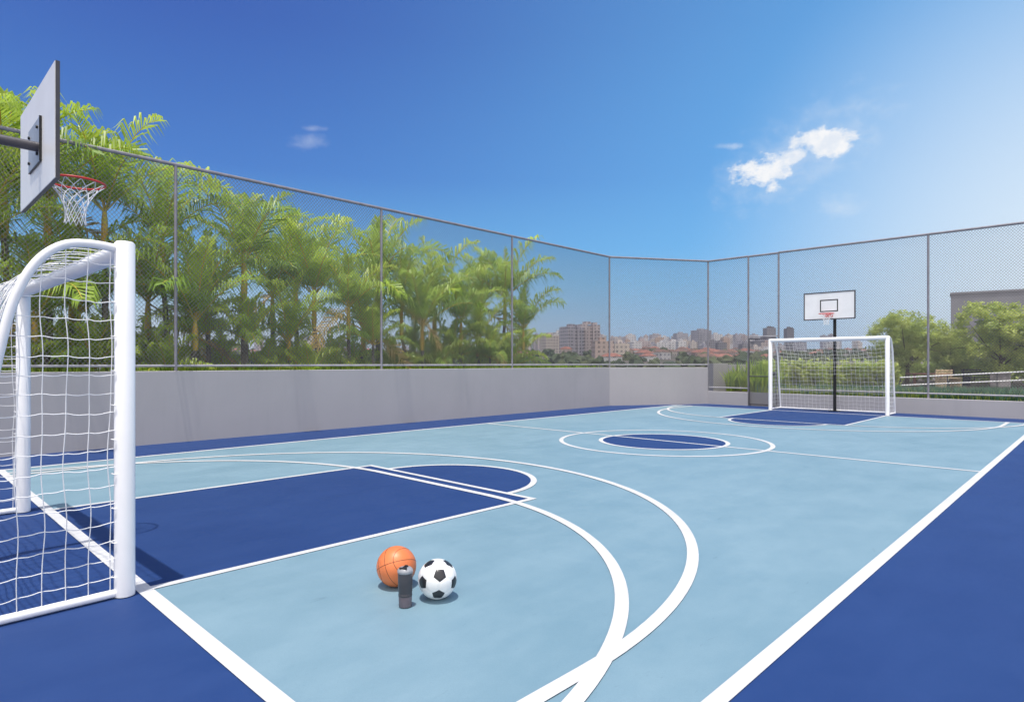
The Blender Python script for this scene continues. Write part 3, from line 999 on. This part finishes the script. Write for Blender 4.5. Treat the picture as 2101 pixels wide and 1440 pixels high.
# grass strip on the terrace (stuff)
mb = MB(); rs = random.Random(5)
for k in range(9000):
    x = rs.uniform(-8.2, 1.0); y = WB + .25 + rs.random() ** 1.3 * 2.6
    bl = rs.random() < .5 + .08 * (x + 3.5); hgt = rs.uniform(.14, .34) * (1.15 if bl else .8); a = rs.uniform(0, 6.28); l = .10
    c, s = math.cos(a) * .012, math.sin(a) * .012; lx, ly = rs.uniform(-l, l), rs.uniform(-l, l)
    mb.add([(x - c, y - s, .395), (x + c, y + s, .395), (x + lx * .4 + c * .8, y + ly * .4 + s * .8, .395 + hgt * .6), (x + lx * .4 - c * .8, y + ly * .4 - s * .8, .395 + hgt * .6), (x + lx, y + ly, .395 + hgt)],
           [(0, 1, 2, 3), (3, 2, 4)], 0 if bl else rs.choice((1, 2, 2)))
tag(mb.build('terrace_grass', ['blade', 'fr1', 'lf1']), 'tufted green grass strip on the terrace behind the far fence', 'grass', kind='stuff')
mb = MB()
for k in range(9000):
    x = WL - .22 - rs.random() ** 1.5 * 1.6; y = rs.uniform(-1, 16.4); hgt = rs.uniform(.18, .55); a = rs.uniform(0, 6.28)
    c, s = math.cos(a) * .016, math.sin(a) * .016; lx, ly = rs.uniform(-.12, .12), rs.uniform(-.12, .12)
    mb.add([(x - c, y - s, PZ - .01), (x + c, y + s, PZ - .01), (x + lx * .4 + c * 1.2, y + ly * .4 + s * 1.2, PZ + hgt * .6), (x + lx * .4 - c * 1.2, y + ly * .4 - s * 1.2, PZ + hgt * .6), (x + lx, y + ly, PZ + hgt)],
           [(0, 1, 2, 3), (3, 2, 4)], rs.choice((0, 1, 1, 2)))
tag(mb.build('ground_cover', ['fr1', 'fr2', 'fr3']), 'low leafy ground cover under the palms just above the left wall', 'ground cover', kind='stuff')

# ------------------------------------------------------------------ terrace furniture
A0 = Vector((*at(1745, 24.5), .66)); A1 = Vector((*at(2140, 21.9), 1.05))
rl = empty('ramp_railing', A0, 0, 'white two-bar ramp railing behind the fence at right', 'railing')
def rloc(p): return p - A0
for dz, nm in ((0, 'handrail'), (-.30, 'lower_rail')):
    MB().tube([rloc(A0 + Vector((0, 0, dz + .05))), rloc(A1 + Vector((0, 0, dz + .05)))], .022, 8).build(nm, 'white', rl)
for t in (.02, .28, .53, .78, .98):
    q = A0.lerp(A1, t); MB().tube([rloc(Vector((q.x, q.y, .39))), rloc(q + Vector((0, 0, .05)))], .018, 8).build('baluster', 'dgrey', rl)

x, y = at(1903, 26); tb = empty('picnic_table', (x, y, .4), TH + .15, 'reddish brown wooden table under the tree right of the far goal', 'table')
MB().bbox((-.75, -.35, .50), (.75, .35, .55), .008).build('tabletop', 'wood', tb)
for sx in (-.62, .62): MB().box((sx - .035, -.28, 0), (sx + .035, .28, .06)).box((sx - .035, -.03, .06), (sx + .035, .03, .4995)).build('leg', 'wood', tb)
x, y = at(1948, 24.9); tb = empty('garden_bench', (x, y, .4), TH + .3, 'pale slatted wooden bench right of the brown table', 'bench')
s_ = MB()
for i in range(4): s_.box((-.45, -.18 + i * .1, .36), (.45, -.10 + i * .1, .39))
s_.build('seat', 'palewood', tb)
s_ = MB()
for i in range(3): s_.box((-.45, .22, .44 + i * .1), (.45, .245, .51 + i * .1))
s_.build('backrest', 'palewood', tb)
for sx in (-.40, .40): MB().box((sx - .03, -.16, 0), (sx + .03, .2195, .3595)).box((sx - .028, .246, 0), (sx + .028, .28, .72)).build('leg', 'palewood', tb)
x, y = at(2015, 26.5); tb = empty('garden_bench', (x, y, .4), TH - .1, 'dark slatted bench below the larger tree at the right edge', 'bench')
s_ = MB()
for i in range(4): s_.box((-.7, -.18 + i * .1, .36), (.7, -.10 + i * .1, .39))
s_.build('seat', 'dgrey', tb)
s_ = MB()
for i in range(3): s_.box((-.7, .22, .44 + i * .1), (.7, .245, .51 + i * .1))
s_.build('backrest', 'dgrey', tb)
for sx in (-.6, .6): MB().box((sx - .03, -.16, 0), (sx + .03, .2195, .3595)).box((sx - .028, .246, 0), (sx + .028, .28, .72)).build('leg', 'dgrey', tb)
x, y = at(2052, 25.2)
st = MB(); st.bbox((-.32, -.2, 0), (.32, .2, .52), .02).bbox((-.36, -.24, .521), (.36, .24, .57), .01)
tag(st.build('stone_planter', 'stone', None, (x, y, .4)), 'pale stone planter block near the right edge behind the railing', 'planter')
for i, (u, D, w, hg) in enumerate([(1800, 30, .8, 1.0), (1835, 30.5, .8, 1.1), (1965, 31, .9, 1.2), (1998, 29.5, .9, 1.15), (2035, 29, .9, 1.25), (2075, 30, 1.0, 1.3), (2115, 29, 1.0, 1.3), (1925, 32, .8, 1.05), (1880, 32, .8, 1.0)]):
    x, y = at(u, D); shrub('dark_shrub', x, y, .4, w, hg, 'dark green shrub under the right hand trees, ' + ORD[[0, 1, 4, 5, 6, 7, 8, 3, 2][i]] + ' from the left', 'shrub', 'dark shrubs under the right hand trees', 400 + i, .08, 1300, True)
x, y = at(1905, 36); stw = MB(); stw.bbox((-6, -.15, 0), (9, .15, 1.15), .02)
o = tag(stw.build('terrace_wall', 'stone', None, (x, y, .3)), 'brownish wall across the terrace behind the benches and trees', 'wall'); o.rotation_euler = (0, 0, TH)

# grey parapet beyond the corner, left of the strap-leaf plants
x0, y0 = at(1463, 22.6); x1, y1 = at(1493, 22.6)
o = MB().bbox((0, 0, -.5), (math.dist((x0, y0), (x1, y1)), .5, 1.36), .008).build('grey_pillar', 'wall', None, (x0, y0, 0)); o.rotation_euler = (0, 0, TH)
tag(o, 'dark grey block standing just past the end of the tall corner wall', 'pillar')
x0, y0 = at(1494, 23.6); x1, y1 = at(1640, 23.6)
o = MB().bbox((0, 0, -.5), (math.dist((x0, y0), (x1, y1)), .2, 1.32), .008).build('parapet_wall', 'wall', None, (x0, y0, 0)); o.rotation_euler = (0, 0, TH)
tag(o, 'grey parapet wall behind the strap leaf plants beside the gate', 'wall')
# grey building at right
x0, y0 = at(1951, 46)
e = empty('grey_building', (x0, y0, -6), TH - R(34.5), 'plain mid grey building block behind the trees at the right edge', 'building')
MB().box((0, 0, 0), (16, 1.6, 12.45)).build('wall', 'block', e)
MB().box((-.05, -.05, 12.45), (16.05, 1.65, 12.6)).build('roof_edge', 'block', e)

# ------------------------------------------------------------------ city
prof_z = [(0, -16), (90, -16), (140, -11), (250, -3), (380, 2.0), (600, 8.5), (800, 13), (1200, 22), (1700, 33), (2600, 42), (6000, 44), (12000, 30)]


def gz(D, x=0):
    for (a, za), (b, zb) in zip(prof_z, prof_z[1:]):
        if D <= b: return za + (zb - za) * (D - a) / (b - a) + (1.2 * math.sin(x * .013) + .8 * math.sin(x * .031 + D * .01)) * min(1, D / 500) * min(3, D / 700)
    return 30


def city_mat(name, base, win, w=3.2, hz=3.0, duty=.5, hduty=.5, streak=.2):
    m = bpy.data.materials.new(name); m.use_nodes = True; nt = m.node_tree; k = G(nt); b = nt.nodes['Principled BSDF']
    t = k.n('ShaderNodeTexCoord').outputs['Object']; sp = k.n('ShaderNodeSeparateXYZ'); k.put(sp.inputs[0], t)
    h_ = k.m('FRACT', k.m('DIVIDE', k.m('ADD', sp.outputs[0], sp.outputs[1]), w)); z_ = k.m('FRACT', k.m('DIVIDE', sp.outputs[2], hz))
    nrm = k.n('ShaderNodeNewGeometry').outputs['Normal']; s2 = k.n('ShaderNodeSeparateXYZ'); k.put(s2.inputs[0], nrm)
    side = k.m('LESS_THAN', k.m('ABSOLUTE', s2.outputs[2]), .5)
    mk = k.m('MULTIPLY', k.m('MULTIPLY', k.m('LESS_THAN', h_, duty), k.m('LESS_THAN', z_, hduty)), side)
    wn = k.n('ShaderNodeTexWhiteNoise', noise_dimensions='3D')
    k.put(wn.inputs[0], k.vm('FLOOR', k.vm('DIVIDE', t, (w, w, hz))))
    mk = k.m('MULTIPLY', mk, k.mr(wn.outputs[0], 0, 1, .55, 1, 'LINEAR'))
    c = k.mix(k.m('MULTIPLY', k.noise(t, .12, 4), streak), base, tuple(q * .5 for q in base))
    rnd = k.n('ShaderNodeObjectInfo').outputs['Random']
    c = k.mix(k.m('MULTIPLY', rnd, .4), c, (.56, .54, .56, 1))
    nt.links.new(k.mix(mk, c, win), b.inputs['Base Color']); b.inputs['Roughness'].default_value = .75
    return m


CM = [city_mat('facade_cream', (.56, .47, .40), (.09, .09, .12)), city_mat('facade_rose', (.46, .37, .36), (.10, .09, .11), 3.6, 3, .45),
      city_mat('facade_grey', (.34, .33, .38), (.06, .07, .10), 2.6, 3, .6, .45), city_mat('facade_white', (.62, .60, .60), (.12, .13, .17), 4, 3, .5, .4),
      city_mat('facade_mauve', (.37, .34, .38), (.07, .07, .10), 3, 3, .55, .5), city_mat('facade_dark', (.10, .10, .13), (.04, .04, .06), 2.4, 3, .6, .6),
      city_mat('facade_terracotta', (.46, .32, .25), (.12, .10, .10), 3.4, 3, .5, .5)]


def block(u, D, w, dep, top_v, m, label, group=None, name='apartment_building', rot=.3, crown=0, wings=0, cat='building'):
    """building in column u, w metres wide; top_v is where its top shows"""
    x, y = at(u, D); zb = gz(D, x) - 4; zt = CH + (HZ - top_v) * D / FPX; hh = zt - zb
    e = empty(name, (x, y, zb), TH + rot, label, cat, group)
    mb = MB()
    if wings:
        mb.box((-w / 2, -dep / 2, 0), (-w * .14, dep / 2, hh)); mb.box((w * .14, -dep / 2, 0), (w / 2, dep / 2, hh * .985)); mb.box((-w * .139, -dep * .3, 0), (w * .139, dep * .3, hh * .95))
    else: mb.box((-w / 2, -dep / 2, 0), (w / 2, dep / 2, hh))
    mb.build('wall', CM[m], e)
    rf = MB(); rf.box((-w * .2, -dep * .2, hh + .003), (w * .12, dep * .22, hh + 2.6))
    if crown: rf.box((w * .2, -dep * .3, hh + .002), (w * .42, dep * .1, hh + 1.8))
    rf.build('roof_room', CM[m], e)
    bl = MB(); nfl = int((hh - 5) / 3)
    if w > 16 and D < 1000:
        for side, xx in ((-1, -w * .32), (1, w * .32)):
            st_ = MB()
            for f in range(nfl): st_.box((xx - w * .09, -dep / 2 - 1.1, 5 + f * 3), (xx + w * .09, -dep / 2 - .004, 5.9 + f * 3))
            st_.build('balcony_stack', CM[3 if m in (0, 3) else m], e)
    return e


# the buildings one can tell apart
block(1128, 640, 16, 14, 688, 0, 'cream apartment block left of the pair of tall towers', rot=.4)
block(1146, 690, 13, 12, 682, 3, 'white apartment block behind the cream one left of the tall towers', rot=.1)
block(1112, 720, 14, 12, 692, 1, 'pinkish block leftmost of the skyline beside the last palm', rot=.2)
block(1172, 560, 17, 14, 671, 4, 'left one of the pair of tallest mauve towers with many floors', rot=.5, crown=1, wings=1)
block(1205, 580, 19, 15, 666, 1, 'right one of the pair of tallest towers, paler and a little higher', rot=.25, crown=1, wings=1)
block(1236, 420, 13, 11, 700, 6, 'terracotta and white block with a grid of windows right of the tall towers', rot=.1)
block(1271, 440, 11, 10, 705, 0, 'low cream block right of the terracotta block', rot=.2)
block(1396, 1150, 22, 18, 684, 2, 'bluish grey slab tower left of the broad grey tower', rot=.1)
block(1438, 900, 23, 18, 678, 2, 'broad grey tower beside the far corner fence post', rot=.35, crown=1)
block(1468, 950, 15, 14, 686, 3, 'white tower just right of the broad grey tower', rot=.2)
block(1487, 900, 10, 10, 693, 6, 'slim reddish tower right of the white tower', rot=.1)
block(1519, 1300, 13, 12, 688, 2, 'slender tower with a narrow top left of the gate', rot=.1)
block(1578, 900, 13.5, 12, 673, 5, 'dark tower rising above the gate, the left one of two', rot=.1, crown=1)
block(1618, 950, 11, 10, 674, 5, 'dark tower above the crossbar of the far goal, the right one of two', rot=.15, crown=1)
rs = random.Random(21)
def used(u): return any(abs(u - q) < 8 for q in (1172, 1205))
n_ = 0
CN = ['cream', 'rose', 'bluish grey', 'white', 'mauve', 'dark', 'terracotta']
gl = 'small apartment block in the hazy mass of the distant skyline'
for i in range(270):
    u = rs.uniform(-20, 1770) if i % 3 == 0 else rs.uniform(1090, 1580)
    D = rs.uniform(700, 1700)
    if used(u) and D < 600: continue
    tv = rs.uniform(686, 702) if D > 1100 else rs.uniform(696, 716)
    m = rs.choice((0, 0, 1, 2, 2, 3, 3, 3, 4, 5, 6)) if D < 1200 else rs.choice((2, 2, 4, 3, 3, 0, 1))
    reg = 'glimpsed between the palms' if u < 1100 else ('right of the last palm' if u < 1450 else 'left of the far hoop')
    block(u, D, rs.uniform(8, 17), rs.uniform(9, 13), tv, m, 'small ' + CN[m] + ' block in the distant skyline ' + reg, 'small apartment blocks of the distant skyline', rot=rs.uniform(-.5, .7))

# small houses with hipped clay roofs
hm = []
for j in range(3):
    w, d, h_ = (9, 8, 3.4), (12, 8, 3.6), (8, 10, 5.6)
    w, d, h_ = (w, d, h_)[j]
    b1 = MB(); b1.box((-w / 2, -d / 2, -3), (w / 2, d / 2, h_))
    r1 = MB(); o = .6; q = min(w, d) / 2 * .8; zz = h_ + 2.1
    vs = [(-w / 2 - o, -d / 2 - o, h_), (w / 2 + o, -d / 2 - o, h_), (w / 2 + o, d / 2 + o, h_), (-w / 2 - o, d / 2 + o, h_)]
    if w > d: vs += [(-w / 2 + q, 0, zz), (w / 2 - q, 0, zz)]; fs = [(0, 1, 5, 4), (1, 2, 5), (2, 3, 4, 5), (3, 0, 4), (3, 2, 1, 0)]
    else: vs += [(0, -d / 2 + q, zz), (0, d / 2 - q, zz)]; fs = [(0, 1, 4), (1, 2, 5, 4), (2, 3, 5), (3, 0, 4, 5), (3, 2, 1, 0)]
    r1.add(vs, fs)
    hm.append((b1, r1))
hmesh = {}
for j, (b1, r1) in enumerate(hm):
    for c in (0, 1, 3, 6): hmesh[(j, c)] = b1.mesh('wall', CM[c])
rmesh = {(j, r): hm[j][1].mesh('roof', r) for j in range(3) for r in ('roof', 'roofb')}
for i in range(150):
    D = 360 + 620 * rs.random() ** .8; u = rs.uniform(-30, 1980) if i % 2 else rs.uniform(1230, 1560)
    x, y = at(u, D); j = rs.randrange(3); red = rs.random() < .5
    e = empty('house', (x, y, gz(D, x)), rs.uniform(0, 3.14), 'small house with a red clay roof in the distant town' if red else 'small house with a dull brown roof in the distant town', 'house', 'small roofed houses of the distant town')
    a = bpy.data.objects.new('wall', hmesh[(j, rs.choice((0, 1, 3, 6)))]); b = bpy.data.objects.new('roof', rmesh[(j, 'roof' if red else 'roofb')])
    for q in (a, b): C.objects.link(q); q.parent = e

# terrain sheet
mb = MB(); Ds = [0, 40, 90, 115, 140, 190, 250, 310, 380, 480, 600, 700, 800, 1000, 1200, 1450, 1700, 2100, 2600, 3300]; NA = 120
vs = []
for D in Ds:
    for a in range(NA):
        an = 2 * PI * a / NA; x, y = D * math.cos(an), D * math.sin(an); vs.append((x, y, gz(D, x)))
fs = [(i * NA + a, i * NA + (a + 1) % NA, (i + 1) * NA + (a + 1) % NA, (i + 1) * NA + a) for i in range(len(Ds) - 1) for a in range(NA)]
mb.add(vs, fs, 0, True)
tm = mat('terrain', (.05, .06, .035), .95, .4, .02, coords='Object', colr2=(.13, .10, .085))
struct(mb.build('terrain', tm))

# tree masses of the town (stuff)
mb = MB(); nr = np.random.default_rng(8)
ico = bmesh.new(); bmesh.ops.create_icosphere(ico, subdivisions=2, radius=1); IV = np.array([v.co[:] for v in ico.verts]); IF = [[v.index for v in f.verts] for f in ico.faces]; ico.free()
for i in range(2600):
    D = 250 + 1400 * nr.random() ** 1.1; u = nr.uniform(-60, 2160); x, y = at(u, D)
    s = nr.uniform(2.0, 4.6); j = 1 + .28 * nr.normal(size=(len(IV), 1))
    P = IV * j * np.array([s, s, s * .8]) + np.array([x, y, gz(D, x) + s * .5])
    mb.add(P.tolist(), IF, int(nr.integers(0, 3)))
tag(mb.build('town_trees', [mat('far_leaf_a', (.045, .065, .025), .8, .4, .5), mat('far_leaf_b', (.07, .085, .035), .8, .4, .5), mat('far_leaf_c', (.035, .055, .025), .8, .3, .5)]), 'dark green tree masses among the houses of the distant town', 'trees', kind='stuff')

# ------------------------------------------------------------------ haze
hz_m = bpy.data.materials.new('haze'); hz_m.use_nodes = True; nt = hz_m.node_tree; nt.nodes.clear()
pv = nt.nodes.new('ShaderNodeVolumePrincipled'); pv.inputs['Density'].default_value = 0.00014; pv.inputs['Color'].default_value = (.82, .80, .86, 1)
pv.inputs['Anisotropy'].default_value = 0.2
mo = nt.nodes.new('ShaderNodeOutputMaterial'); nt.links.new(pv.outputs[0], mo.inputs['Volume'])
HAZE = True
if HAZE:
    o = MB().box((-3400, -3400, -20), (3400, 3400, 110)).build('haze', hz_m)
    tag(o, 'thin pale haze over the distant town', 'haze', kind='stuff')
